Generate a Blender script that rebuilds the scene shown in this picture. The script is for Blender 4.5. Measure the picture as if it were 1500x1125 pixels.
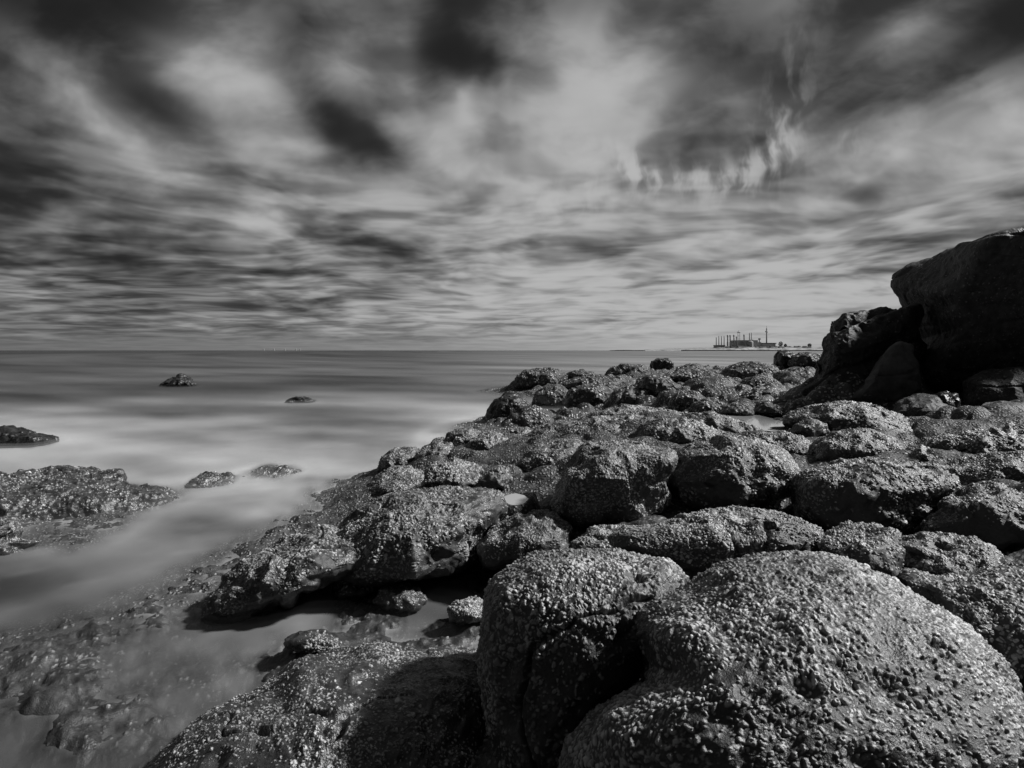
import bpy, bmesh, math, random
import numpy as np
from mathutils import Vector
from mathutils.bvhtree import BVHTree

for o in list(bpy.data.objects):
    bpy.data.objects.remove(o)
S = bpy.context.scene
COL = S.collection
rad = math.radians

# ------------------------------------------------------------------ camera
F, CX, HZ, H = 930.0, 750.0, 513.3, 1.5       # focal length and horizon in photo pixels, eye height
cd = bpy.data.cameras.new("camera")
cam = bpy.data.objects.new("camera", cd); COL.objects.link(cam)
cd.sensor_width = 36; cd.sensor_fit = 'HORIZONTAL'
cd.lens = F / 1500 * 36
cd.shift_y = -(562.5 - HZ) / 1500
cd.clip_start = 0.03; cd.clip_end = 200000
cam.location = (0, 0, H); cam.rotation_euler = (rad(90), 0, 0)
S.camera = cam

# ------------------------------------------------------------------ light
SUN_EL, SUN_AZ = 41.0, 84.0      # azimuth to the right of straight ahead (+Y)
SUN_STRENGTH, SKY_GAIN = 5.0, 0.80
sd = bpy.data.lights.new("sun", 'SUN'); sd.energy = SUN_STRENGTH; sd.angle = rad(4.5); sd.color = (1, 1, 1)
sun = bpy.data.objects.new("sun", sd); COL.objects.link(sun)
ds = Vector((math.sin(rad(SUN_AZ)) * math.cos(rad(SUN_EL)), math.cos(rad(SUN_AZ)) * math.cos(rad(SUN_EL)), math.sin(rad(SUN_EL))))
sun.rotation_euler = ds.to_track_quat('Z', 'Y').to_euler(); sun.location = (20, 10, 20)
S.view_settings.view_transform = 'Standard'
S.view_settings.look = 'None'
S.view_settings.exposure = 0.35
S.view_settings.gamma = 1.0
S.render.engine = 'CYCLES'
S.cycles.use_denoising = True
S.cycles.max_bounces = 6; S.cycles.transparent_max_bounces = 12
S.cycles.sample_clamp_indirect = 4


class NT:
    """small node-tree helper"""
    def __init__(s, tree):
        s.t = tree; s.n = tree.nodes; s.l = tree.links

    def put(s, sock, v):
        if hasattr(v, 'is_output'):
            s.l.new(v, sock)
        elif v is not None:
            sock.default_value = v

    def m(s, op, a, b=None, c=None, clamp=False):
        n = s.n.new('ShaderNodeMath'); n.operation = op; n.use_clamp = clamp
        for i, v in enumerate((a, b, c)):
            s.put(n.inputs[i], v)
        return n.outputs[0]

    def v(s, op, a, b=None, out=0):
        n = s.n.new('ShaderNodeVectorMath'); n.operation = op
        s.put(n.inputs[0], a)
        if b is not None: s.put(n.inputs[1], b)
        return n.outputs['Value'] if op in ('DOT_PRODUCT', 'LENGTH') else n.outputs[0]

    def xyz(s, x, y, z=0.0):
        n = s.n.new('ShaderNodeCombineXYZ')
        for i, v in enumerate((x, y, z)): s.put(n.inputs[i], v)
        return n.outputs[0]

    def sep(s, v):
        n = s.n.new('ShaderNodeSeparateXYZ'); s.l.new(v, n.inputs[0]); return n.outputs

    def noise(s, vec, scale, detail=2.0, rough=0.5, dist=0.0, out='Fac'):
        n = s.n.new('ShaderNodeTexNoise'); s.put(n.inputs['Vector'], vec)
        n.inputs['Scale'].default_value = scale; n.inputs['Detail'].default_value = detail
        n.inputs['Roughness'].default_value = rough; n.inputs['Distortion'].default_value = dist
        return n.outputs[out]

    def voro(s, vec, scale, out='Distance', rnd=1.0):
        n = s.n.new('ShaderNodeTexVoronoi'); s.put(n.inputs['Vector'], vec)
        n.inputs['Scale'].default_value = scale; n.inputs['Randomness'].default_value = rnd
        return n.outputs[out]

    def ramp(s, fac, stops, interp='LINEAR'):
        n = s.n.new('ShaderNodeValToRGB'); s.put(n.inputs[0], fac); e = n.color_ramp.elements
        n.color_ramp.interpolation = interp
        while len(e) < len(stops): e.new(0.5)
        for el, (p, c) in zip(e, stops):
            el.position = p; el.color = (c, c, c, 1)
        return n.outputs[0]

    def rng(s, v, a, b, c=0.0, d=1.0, smooth=True):
        n = s.n.new('ShaderNodeMapRange'); n.interpolation_type = 'SMOOTHSTEP' if smooth else 'LINEAR'
        for i, x in enumerate((v, a, b, c, d)): s.put(n.inputs[i], x)
        return n.outputs[0]

    def mapping(s, vec, loc=(0, 0, 0), rot=(0, 0, 0), scale=(1, 1, 1), typ='POINT'):
        n = s.n.new('ShaderNodeMapping'); n.vector_type = typ; s.l.new(vec, n.inputs[0])
        n.inputs['Location'].default_value = loc; n.inputs['Rotation'].default_value = rot; n.inputs['Scale'].default_value = scale
        return n.outputs[0]


# ------------------------------------------------------------------ sky
W = bpy.data.worlds.new("World"); S.world = W; W.use_nodes = True
k = NT(W.node_tree); k.n.clear()
out = k.n.new('ShaderNodeOutputWorld'); bg = k.n.new('ShaderNodeBackground'); k.l.new(bg.outputs[0], out.inputs[0])
nish = k.n.new('ShaderNodeTexSky'); nish.sky_type = 'NISHITA'; nish.sun_disc = False
nish.sun_elevation = rad(SUN_EL); nish.sun_rotation = rad(SUN_AZ)
bw = k.n.new('ShaderNodeRGBToBW'); k.l.new(nish.outputs[0], bw.inputs[0])
tc = k.n.new('ShaderNodeTexCoord')
dx, dy, dz = k.sep(tc.outputs['Generated'])
zc = k.m('MAXIMUM', dz, 0.0)
q = k.m('DIVIDE', 1.0, k.m('ADD', zc, 0.075))
U, V = k.m('MULTIPLY', dx, q), k.m('MULTIPLY', dy, q)      # where the view ray meets the cloud deck
deck = k.xyz(U, V)
# drifting in the long exposure: long along the wind, short across it
wrp = k.v('SCALE', k.v('SUBTRACT', k.noise(k.mapping(deck, scale=(.7, .35, 1)), 1.0, 2, .5, out='Color'), (.5, .5, .5)), None)
wrp.node.inputs['Scale'].default_value = 1.1
deckw = k.v('ADD', deck, wrp)
n_big = k.noise(k.mapping(deckw, loc=(3.1, 1.7, 0), scale=(.9, .42, 1)), 1.0, 2, .45)
n_mid = k.noise(k.mapping(deckw, loc=(7.3, 4.2, 2), scale=(1.7, 1.05, 1)), 1.0, 3, .5)
n_fin = k.noise(k.mapping(deckw, loc=(1.3, 9.2, 5), rot=(0, 0, .12), scale=(5.5, 1.5, 1)), 1.0, 2, .5)
n_lay = k.noise(k.mapping(deckw, loc=(5.3, 2.2, 9), scale=(2.0, 2.4, 1)), 1.0, 3, .5)
n_brk = k.noise(k.mapping(deckw, loc=(15.3, 12.2, 3), scale=(3.0, 3.0, 1)), 1.0, 2, .5)
# fixed bearings of the larger cloud masses
ysafe = k.m('MAXIMUM', dy, 0.04)
s_, t_ = k.m('DIVIDE', dx, ysafe), k.m('DIVIDE', dz, ysafe)
st = k.xyz(s_, t_)
w2 = k.v('SUBTRACT', k.noise(k.mapping(deckw, scale=(2.2, .9, 1)), 1.0, 3, .55, out='Color'), (.5, .5, .5))
w2 = k.v('MULTIPLY', w2, k.xyz(k.rng(t_, 0, .5, .05, .12), k.rng(t_, 0, .5, .012, .11)))
stw = k.v('ADD', st, w2)
BL = [  # bearing and height (photo pixels of the view straight ahead), half sizes, turn, tone
 (350, 140, 110, 70, -35, .26), (310, 95, 150, 60, -38, .10), (130, 150, 120, 27, -40, .22), (500, 95, 48, 38, -30, .20),
 (590, 70, 27, 110, 0, .14), (870, 90, 95, 70, 0, .19), (730, 290, 120, 70, 0, .15), (830, 230, 130, 90, 20, .14),
 (680, 160, 22, 40, 10, .13), (640, 215, 22, 30, 0, .10), (1340, 45, 75, 26, 25, .22),
 (1440, 170, 120, 45, 15, .20), (1490, 180, 60, 30, 0, .08), (380, 330, 50, 25, -20, .15), (280, 260, 75, 24, -15, .10),
 (450, 345, 50, 16, -20, .12), (700, 360, 80, 30, -10, .09), (1000, 440, 240, 60, 5, .12), (1200, 430, 190, 50, 8, .08),
 (1130, 490, 240, 20, 0, .06), (1330, 320, 170, 13, 14, .13), (1150, 348, 150, 11, 12, .12), (460, 410, 90, 7, 0, .10),
 (340, 408, 70, 7, 0, .08), (530, 463, 25, 5, 0, .15), (930, 120, 60, 50, 0, .08), (1040, 330, 120, 30, 8, .10),
 (1430, 250, 130, 20, 12, .10), (60, 440, 60, 30, 0, .06), (640, 440, 110, 20, 0, .08),
 (1050, 425, 380, 80, 0, .06),
 (710, 92, 88, 30, -8, -.34), (640, 62, 45, 28, -40, -.12), (480, 175, 80, 26, -40, -.28), (565, 205, 55, 20, -40, -.22),
 (425, 60, 25, 50, 0, -.12), (330, 225, 38, 20, -30, -.13), (20, 265, 85, 36, -10, -.22), (30, 10, 240, 70, 0, -.16),
 (225, 125, 130, 24, -42, -.11), (1010, 50, 100, 38, 0, -.20), (770, 5, 150, 35, 0, -.20), (1240, 120, 65, 38, -5, -.22),
 (1440, 55, 120, 42, 30, -.32), (1000, 212, 65, 26, 10, -.20), (1090, 215, 45, 28, 0, -.16), (860, 362, 85, 15, -3, -.26),
 (1120, 371, 75, 12, 8, -.26), (1350, 275, 30, 14, 10, -.20), (1255, 290, 26, 12, 0, -.14), (1420, 302, 90, 10, 14, -.16),
 (310, 335, 48, 18, -5, -.14), (90, 367, 22, 9, 0, -.15), (410, 398, 38, 6, 0, -.16), (490, 402, 55, 5, 0, -.10),
 (400, 443, 65, 10, 0, -.11), (500, 440, 65, 7, 0, -.10), (200, 456, 100, 4, -2, -.08), (600, 496, 100, 4, 0, -.08),
 (60, 340, 160, 50, 0, -.07), (1260, 400, 120, 8, 5, -.12), (1000, 415, 110, 8, 3, -.12), (1100, 462, 200, 7, 2, -.13),
 (900, 470, 90, 5, 0, -.08), (1000, 491, 150, 4, 0, -.10), (560, 350, 70, 12, -12, -.10), (620, 20, 60, 40, 0, -.08),
 (180, 400, 180, 40, 0, -.05), (1500, 20, 140, 60, 0, -.12), (0, 150, 80, 120, 0, -.08),
]
st1 = k.v('ADD', k.v('MULTIPLY', stw, (1, 1, 0)), (0, 0, 1))


def blob(px, py, rx, ry, an, kk_):
    s0, t0, c, sn = (px - CX) / F, (HZ - py) / F, math.cos(rad(an)), math.sin(rad(an)); rx, ry = rx / F / kk_, ry / F / kk_
    a = k.v('DOT_PRODUCT', st1, (c / rx, sn / rx, -(c * s0 + sn * t0) / rx))
    b = k.v('DOT_PRODUCT', st1, (-sn / ry, c / ry, (sn * s0 - c * t0) / ry))
    return k.m('POWER', .36788, k.m('MULTIPLY_ADD', b, b, k.m('MULTIPLY', a, a)))


acc = None
for (px, py, rx, ry, an, amp) in BL:
    g = blob(px, py, rx, ry, an, .894)
    amp *= .72 if amp < -.19 else 1.0
    acc = k.m('MULTIPLY', g, amp) if acc is None else k.m('MULTIPLY_ADD', g, amp, acc)
# torn bright wisps
wsp = None
for (px, py, rx, ry, an, amp) in [(1150, 150, 34, 95, -18, .26), (1030, 258, 120, 34, -4, .21), (1110, 235, 60, 24, 30, .2), (1245, 218, 22, 20, 0, .12), (830, 295, 45, 25, 0, .14), (940, 240, 40, 24, -30, .2)]:
    g = blob(px, py, rx, ry, an, 1.0)
    wsp = k.m('MULTIPLY', g, amp) if wsp is None else k.m('MULTIPLY_ADD', g, amp, wsp)
w3 = k.v('ADD', st, k.v('MULTIPLY', w2, (.6, .6, 0)))
wn = k.noise(k.mapping(w3, rot=(0, 0, .22), scale=(34, 13, 1)), 1.0, 3, .5, .05)
wsp = k.m('MULTIPLY', wsp, k.rng(wn, .40, .68))
base = k.rng(t_, 0.0, 0.55, .41, .345, smooth=False)
base = k.m('ADD', base, k.m('MULTIPLY', k.rng(s_, -.8, .45), k.rng(t_, .5, .0, .04, .17)))
T = k.m('ADD', base, acc)
T = k.m('ADD', T, wsp)
low = k.rng(t_, .0, .05, .12, 1.0)
T = k.m('MULTIPLY_ADD', k.m('SUBTRACT', n_big, .5), k.m('MULTIPLY', low, .36), T)
T = k.m('MULTIPLY_ADD', k.m('SUBTRACT', n_mid, .5), k.m('MULTIPLY', low, .42), T)
T = k.m('MULTIPLY_ADD', k.m('SUBTRACT', n_fin, .5), k.m('MULTIPLY', k.rng(t_, .04, .4, .03, 1.0), .17), T)
T = k.m('MULTIPLY_ADD', k.m('SUBTRACT', k.rng(n_lay, .34, .66), .5), k.m('MULTIPLY', k.rng(t_, .42, .12), k.m('MULTIPLY', low, .19)), T)
T = k.m('MULTIPLY_ADD', k.m('SUBTRACT', k.rng(n_brk, .34, .68), .5), k.m('MULTIPLY', k.rng(t_, .03, .12), k.m('MULTIPLY', k.rng(t_, .50, .18, .30, 1.0), .16)), T)
n_puf = k.noise(k.mapping(stw, loc=(4, 2, 0), rot=(0, 0, -.2), scale=(6, 9.5, 1)), 1.0, 4, .52)
T = k.m('MULTIPLY_ADD', k.m('SUBTRACT', k.rng(n_puf, .36, .66), .5), k.m('MULTIPLY', k.rng(t_, .06, .18), .15), T)
T = k.m('MULTIPLY', T, k.rng(dy, -.4, .25, .6, 1.0))
sm = k.n.new('ShaderNodeMath'); sm.operation = 'SMOOTH_MIN'; sx = k.n.new('ShaderNodeMath'); sx.operation = 'SMOOTH_MAX'; k.l.new(T, sx.inputs[0]); sx.inputs[1].default_value = .11; sx.inputs[2].default_value = .16
k.l.new(sx.outputs[0], sm.inputs[0]); sm.inputs[1].default_value = .70; sm.inputs[2].default_value = .22
T = sm.outputs[0]
L = k.m('POWER', T, 2.2)
L = k.m('MULTIPLY', L, 10.0 * SKY_GAIN)
L = k.m('ADD', k.m('MULTIPLY', L, .97), k.m('MULTIPLY', k.m('MINIMUM', bw.outputs[0], 3.0), .03))
L = k.m('MULTIPLY', L, k.rng(dz, -.02, 0.0, .25, 1.0))
k.l.new(L, bg.inputs[0]); bg.inputs[1].default_value = 0.1

# ------------------------------------------------------------------ numpy noise
_r = np.random.RandomState(7)
PERM = _r.permutation(256).astype(np.int64); PERM = np.concatenate([PERM, PERM])
RV = _r.rand(256, 6)


def hsh(x, y, z):
    return PERM[(PERM[(PERM[x & 255] + y) & 255] + z) & 255]


def vnoise(P):
    out = np.empty(len(P))
    for a in range(0, len(P), 200000):
        p = P[a:a + 200000]; i = np.floor(p).astype(np.int64); f = p - i; f = f * f * f * (f * (f * 6 - 15) + 10)
        r = 0
        for ox in (0, 1):
            wx = f[:, 0] if ox else 1 - f[:, 0]
            for oy in (0, 1):
                wy = f[:, 1] if oy else 1 - f[:, 1]
                for oz in (0, 1):
                    wz = f[:, 2] if oz else 1 - f[:, 2]
                    r = r + wx * wy * wz * RV[hsh(i[:, 0] + ox, i[:, 1] + oy, i[:, 2] + oz), 0]
        out[a:a + 200000] = r
    return out * 2 - 1


def fbm(P, octs=4, gain=.5):
    r = 0; a = 1.0; tot = 0
    for o in range(octs):
        r = r + a * vnoise(P * (2.03 ** o) + 17.3 * o); tot += a; a *= gain
    return r / tot


def cells(P, prob):
    """distance to the nearest kept cell point over its own radius, and that point's random number (unit cells)"""
    T_ = np.full(len(P), 9.0); R_ = np.zeros(len(P)); Q_ = np.zeros(len(P))
    for a in range(0, len(P), 200000):
        p = P[a:a + 200000]; b = np.floor(p - .5).astype(np.int64)
        bt = np.full(len(p), 9.0); br = np.zeros(len(p)); bq = np.zeros(len(p))
        pr = prob[a:a + 200000] if hasattr(prob, '__len__') else prob
        for ox in (0, 1):
            for oy in (0, 1):
                for oz in (0, 1):
                    c = b + (ox, oy, oz); h = hsh(c[:, 0], c[:, 1], c[:, 2]); rv = RV[h]
                    d = np.sqrt((((c + rv[:, :3]) - p) ** 2).sum(1)); rr = .30 + .20 * rv[:, 4]
                    t = d / rr
                    t = np.where(rv[:, 3] < pr, t, 9.0)
                    m = t < bt
                    bt = np.where(m, t, bt); br = np.where(m, rv[:, 5], br); bq = np.where(m, rr, bq)
        T_[a:a + 200000] = bt; R_[a:a + 200000] = br; Q_[a:a + 200000] = bq
    return T_, R_, Q_


def barnacles(P, size, dens):
    """height (m) and colour mask of a barnacle crust at points P"""
    h = np.zeros(len(P)); mask = np.zeros(len(P)); tone = np.zeros(len(P))
    clump = fbm(P / (size * 2.2), 2)
    Pw = P / (size * .75)
    P = P + .30 * size * np.stack([vnoise(Pw + 3), vnoise(Pw + 41), vnoise(Pw + 77)], 1)
    for sc, sh, hk, kp in ((1.0, 0.0, 1.05, 1.0), (.74, 5.7, 1.05, .95), (.52, 11.1, 1.0, .9), (1.4, 8.3, .8, .06)):
        cs = size * sc
        t, r, rr = cells(P / cs + sh, np.clip(dens * kp, 0, 1))
        dome = np.clip(1 - t ** 1.7, 0, 1)
        crater = np.clip(1 - (t / .44) ** 2, 0, 1) * (r > .3)
        hh = rr * cs * hk * (dome - .7 * crater)
        better = hh > h
        h = np.maximum(h, hh)
        mk = np.clip((1.0 - t) * 3.5, 0, 1)
        mask = np.maximum(mask, mk); tone = np.where(better, r, tone)
    h = h * (1 + .35 * clump) + size * .30 * clump
    return h, mask, tone


# ------------------------------------------------------------------ meshes from arrays
def make_mesh(name, verts, quads, mat, attrs=None, smooth=True):
    me = bpy.data.meshes.new(name)
    nv, nf = len(verts), len(quads); w = quads.shape[1]
    me.vertices.add(nv); me.vertices.foreach_set('co', np.ascontiguousarray(verts, dtype=np.float32).ravel())
    me.loops.add(nf * w); me.loops.foreach_set('vertex_index', np.ascontiguousarray(quads, dtype=np.int32).ravel())
    me.polygons.add(nf); me.polygons.foreach_set('loop_start', np.arange(0, nf * w, w, dtype=np.int32))
    me.update(calc_edges=True)
    me.polygons.foreach_set('use_smooth', np.full(nf, smooth, dtype=bool))
    for an, av in (attrs or {}).items():
        at = me.attributes.new(an, 'FLOAT', 'POINT'); at.data.foreach_set('value', np.ascontiguousarray(av, dtype=np.float32))
    me.materials.append(mat); me.validate()
    return me


def link(name, me, loc=(0, 0, 0), parent=None):
    o = bpy.data.objects.new(name, me); COL.objects.link(o); o.location = loc
    if parent: o.parent = parent
    return o


def tag(o, label=None, cat=None, group=None, kind=None):
    if label: o['label'] = label
    if cat: o['category'] = cat
    if group: o['group'] = group
    if kind: o['kind'] = kind
    return o


def at(px, py, D):
    return np.array([(px - CX) / F * D, D, H + (HZ - py) / F * D])


def at_z(px, py, z):
    return at(px, py, (H - z) * F / (py - HZ))


_cs = {}
def cube_sphere(n):
    if n in _cs: return _cs[n]
    g = np.arange(n + 1); A, B = np.meshgrid(g, g, indexing='ij'); A = A.ravel(); B = B.ravel()
    Z0 = np.zeros_like(A); ZN = np.full_like(A, n)
    fs = [np.stack(x, 1) for x in ((A, B, ZN), (B, A, Z0), (ZN, A, B), (Z0, B, A), (B, ZN, A), (A, Z0, B))]
    i, j = np.meshgrid(np.arange(n), np.arange(n), indexing='ij')
    v00 = (i * (n + 1) + j).ravel(); qd = np.stack([v00, v00 + n + 1, v00 + n + 2, v00 + 1], 1)
    allv = np.concatenate(fs); quads = np.concatenate([qd + f * (n + 1) ** 2 for f in range(6)])
    key = (allv[:, 0] * (n + 1) + allv[:, 1]) * (n + 1) + allv[:, 2]
    u, first, inv = np.unique(key, return_index=True, return_inverse=True)
    c = np.tan((allv[first] / n * 2 - 1) * math.pi / 4)
    c = c / np.linalg.norm(c, axis=1)[:, None]
    _cs[n] = (c, inv.ravel()[quads])
    return _cs[n]


def vnormals(P, Q):
    fn = np.cross(P[Q[:, 2]] - P[Q[:, 0]], P[Q[:, 3]] - P[Q[:, 1]])
    N = np.zeros_like(P)
    for c in range(3):
        for kx in range(3):
            N[:, kx] += np.bincount(Q[:, 0] if c == 0 else Q[:, c], fn[:, kx], len(P))
    return N / (np.linalg.norm(N, axis=1)[:, None] + 1e-12)


# ------------------------------------------------------------------ materials
def new_mat(name):
    m = bpy.data.materials.new(name); m.use_nodes = True; kk = NT(m.node_tree)
    b = kk.n['Principled BSDF']
    return m, kk, b


def obj_pos(kk):
    g = kk.n.new('ShaderNodeNewGeometry'); return g.outputs['Position']


def attr(kk, name):
    a = kk.n.new('ShaderNodeAttribute'); a.attribute_name = name; return a.outputs['Fac']


def mix(kk, f, a, b):
    return kk.m('ADD', kk.m('MULTIPLY', a, kk.m('SUBTRACT', 1.0, f)), kk.m('MULTIPLY', b, f))


def bump(kk, h, dist, strength=1.0, normal=None):
    b = kk.n.new('ShaderNodeBump'); b.inputs['Strength'].default_value = strength; b.inputs['Distance'].default_value = dist
    kk.l.new(h, b.inputs['Height'])
    if normal is not None: kk.l.new(normal, b.inputs['Normal'])
    return b.outputs[0]


def rock_mat(name, lo, hi, blo, bhi, rough, brough, spec):
    """close rock: the crust's own mask comes with the mesh"""
    m, kk, b = new_mat(name); P = obj_pos(kk)
    n1 = kk.noise(P, 9, 5, .6); n2 = kk.noise(P, 70, 3, .6); n3 = kk.noise(P, 3.0, 3, .55)
    dark = kk.rng(kk.m('ADD', kk.m('MULTIPLY', n1, .6), kk.m('MULTIPLY', n2, .4)), .32, .68, lo, hi)
    mask = attr(kk, 'barnacle'); tone = attr(kk, 'tone')
    pale = kk.rng(tone, 0, 1, blo, bhi, smooth=False)
    pale = kk.m('MULTIPLY', pale, kk.rng(n2, .25, .75, .7, 1.2))
    pale = kk.m('MULTIPLY', pale, kk.rng(n3, .35, .65, .5, 1.22))
    c = mix(kk, mask, dark, pale)
    kk.l.new(c, b.inputs['Base Color'])
    kk.l.new(mix(kk, mask, kk.rng(n1, .3, .7, rough, rough + .2), brough), b.inputs['Roughness'])
    b.inputs['Specular IOR Level'].default_value = spec
    kk.l.new(bump(kk, kk.m('ADD', kk.noise(P, 160, 3, .65), kk.m('MULTIPLY', n2, .8)), .004, .8), b.inputs['Normal'])
    return m


def far_rock_mat(name, cell, lo, hi, blo, bhi, cover=.5, rough=.6, rise=.35):
    """rock too far off for its crust to be meshed"""
    m, kk, b = new_mat(name); P = obj_pos(kk)
    Pw = kk.v('ADD', P, kk.v('MULTIPLY', kk.v('SUBTRACT', kk.noise(P, 6 / cell * .1, 2, .5, out='Color'), (.5, .5, .5)), (cell, cell, cell)))
    d = kk.voro(Pw, 1 / cell); cr = kk.voro(Pw, 1 / cell, out='Color')
    r1, r2, r3 = kk.sep(cr)
    n1 = kk.noise(P, .35 / cell, 4, .6); n3 = kk.noise(P, .06 / cell, 3, .55); n4 = kk.noise(P, 1.6 / cell, 3, .6)
    keep = kk.rng(kk.m('ADD', r1, kk.m('MULTIPLY', kk.m('SUBTRACT', n3, .5), 1.6)), 1 - cover - .1, 1 - cover + .1)
    dome = kk.m('MULTIPLY', kk.rng(d, .62, .1), keep)
    dark = kk.rng(n1, .3, .7, lo, hi)
    pale = kk.m('MULTIPLY', kk.rng(r2, 0, 1, blo, bhi, smooth=False), kk.rng(n4, .3, .7, .7, 1.2))
    c = mix(kk, kk.rng(dome, .12, .5), dark, pale)
    kk.l.new(c, b.inputs['Base Color']); b.inputs['Roughness'].default_value = rough; b.inputs['Specular IOR Level'].default_value = .35
    hgt = kk.m('ADD', dome, kk.m('ADD', kk.m('MULTIPLY', n1, 1.4), kk.m('MULTIPLY', n4, .6)))
    kk.l.new(bump(kk, hgt, cell * rise, 1.0), b.inputs['Normal'])
    return m


def plain_mat(name, lo, hi, scale, rough=.8):
    m, kk, b = new_mat(name); P = obj_pos(kk)
    kk.l.new(kk.rng(kk.noise(P, scale, 4, .6), .3, .7, lo, hi), b.inputs['Base Color'])
    b.inputs['Roughness'].default_value = rough; b.inputs['Specular IOR Level'].default_value = .2
    return m


M_NEAR = rock_mat("barnacled_rock", .015, .055, .13, .46, .42, .44, .55)
M_WET = rock_mat("wet_barnacled_rock", .016, .05, .14, .48, .22, .34, .7)
M_MID = far_rock_mat("barnacled_rock_far", .05, .018, .07, .12, .50, .55, .55, .5)
M_FAR = far_rock_mat("barnacled_rock_distant", .08, .02, .08, .14, .50, .5, .55, .5)
M_SMOOTH = far_rock_mat("smooth_dark_rock", .032, .016, .05, .05, .17, .22, .62, .35)
M_SEA = far_rock_mat("black_wet_rock", .10, .010, .03, .03, .09, .3, .4)

# ------------------------------------------------------------------ the boulders
ROCKS = []


def R(name, label, D, ay, pts, cat='rock', **o):
    ROCKS.append(dict(name=name, label=label, D=D, ay=ay, pts=np.array(pts, float), cat=cat, o=o))


# --- closest
R('boulder', "big broad barnacle-crusted boulder filling the lower right corner", 1.80, .62,
  [(1000,850),(1050,825),(1110,812),(1170,810),(1230,818),(1290,840),(1350,870),(1420,915),(1490,990),(1550,1080),(1570,1200),(1400,1290),(1200,1310),(1000,1290),(850,1230),(812,1125),(850,1070),(900,990),(950,910)], 'boulder', dens=.86, p=2.5, lump=.04, ridge=.0)
R('boulder', "tall rounded barnacle boulder with a dark hollowed foot, left of the widest boulder", 2.25, .42,
  [(703,900),(712,865),(735,835),(780,812),(840,803),(900,805),(960,815),(1005,832),(1010,870),(975,930),(945,985),(910,1050),(870,1120),(820,1180),(740,1180),(715,1080),(700,980)], 'boulder', dens=.84, p=2.6, pits=1, lump=.06, ridge=.0)
R('boulder', "low wet boulder with scattered white barnacles, left of the tall rounded boulder", 2.45, .62,
  [(150,1170),(230,1095),(300,1045),(400,990),(440,966),(520,948),(580,940),(640,937),(700,944),(750,990),(760,1125),(740,1230),(450,1280),(180,1240)], 'boulder', dens=.30, p=2.3, wet=1, lump=.06, rag=1.5)
R('boulder', "long low barnacled boulder just behind the broadest front boulder", 2.95, .30,
  [(877,795),(905,778),(950,765),(1000,757),(1060,747),(1110,745),(1150,747),(1185,760),(1214,778),(1210,805),(1190,822),(1100,845),(1020,840),(960,825),(900,808)], 'boulder', dens=.8)
R('boulder', "small domed boulder with a squared right end, right of the long low boulder", 2.72, .26,
  [(1193,800),(1205,781),(1240,767),(1280,766),(1318,776),(1326,800),(1322,850),(1300,856),(1260,850),(1220,830)], 'boulder', dens=.6)
R('boulder', "hollowed boulder with dark scoops along its front, beside the right frame edge", 2.65, .26,
  [(1316,795),(1340,779),(1400,787),(1440,791),(1465,805),(1482,832),(1470,860),(1400,860),(1350,858),(1325,840)], 'boulder', dens=.55, pits=1)
R('boulder', "rough sloping rock at the right frame edge behind the broadest front boulder", 2.2, .45,
  [(1315,852),(1350,838),(1420,831),(1500,826),(1580,845),(1590,1000),(1480,1000),(1390,930)], 'boulder', dens=.6, lump=.13)
# --- gully and the left slab
R('rock_slab', "broad sloping barnacled slab overhanging the dark gully left of centre", 4.25, .62,
  [(478,800),(500,765),(530,738),(570,723),(640,715),(700,711),(735,720),(748,745),(735,775),(712,805),(690,832),(650,848),(600,852),(560,862),(515,858),(485,838)], 'rock', dens=.66, p=2.4, over=1)
R('boulder', "dark ragged barnacle rock ending in the surf, lower left of the sloping slab", 3.85, .45,
  [(290,893),(318,857),(350,830),(400,800),(440,781),(480,768),(540,775),(560,810),(530,845),(490,850),(465,862),(440,868),(428,884),(395,890),(380,905),(345,916),(306,918)], 'boulder', dens=.6, over=1, rag=2.2, lump=.13)
R('rock', "pale wave-washed stone standing in the foam of the gully", 3.05, .12,
  [(412,945),(420,930),(440,923),(475,923),(497,932),(500,945),(490,957),(430,960)], dens=.75, wet=1)
R('rock', "weedy stone sunk in the gully water under the slab's overhang", 3.72, .16,
  [(548,882),(560,862),(585,853),(612,860),(622,880),(610,895),(570,898)], dens=.45, wet=1)
R('rock', "small dark stone beside the left foot of the tall rounded boulder", 3.45, .14,
  [(655,895),(668,876),(690,872),(712,885),(712,910),(680,918),(660,912)], dens=.4, wet=1)
R('rock', "dark stone under the slab's lip at the back of the gully", 3.95, .16,
  [(488,860),(500,845),(530,842),(548,855),(545,872),(515,880),(494,876)], dens=.4)
# --- middle
R('boulder', "steep barnacled boulder with a flat right top in the middle of the shore", 4.45, .46,
  [(835,680),(850,658),(872,648),(915,646),(950,654),(984,661),(988,680),(973,702),(980,728),(970,750),(935,772),(880,775),(840,772),(812,745),(822,710)], 'boulder', dens=.72, lump=.15, p=3.4)
R('boulder', "rounded dome-shaped boulder right of the steep barnacled one", 4.5, .46,
  [(984,700),(998,664),(1030,644),(1060,638),(1100,642),(1140,655),(1163,676),(1168,702),(1156,724),(1130,736),(1090,745),(1050,752),(1005,742),(986,720)], 'boulder', dens=.62)
R('boulder', "wide flat-topped boulder with a dark undercut front right of the dome", 4.0, .42,
  [(1160,725),(1166,700),(1182,688),(1210,680),(1255,672),(1310,674),(1360,678),(1396,690),(1404,714),(1392,740),(1365,768),(1300,785),(1230,785),(1180,765)], 'boulder', dens=.6, p=2.8)
R('boulder', "two-lobed barnacled boulder behind the wide flat-topped one", 5.2, .36,
  [(1187,665),(1197,645),(1225,634),(1268,628),(1300,638),(1323,655),(1325,680),(1280,690),(1200,685)], 'boulder', dens=.68)
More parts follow.
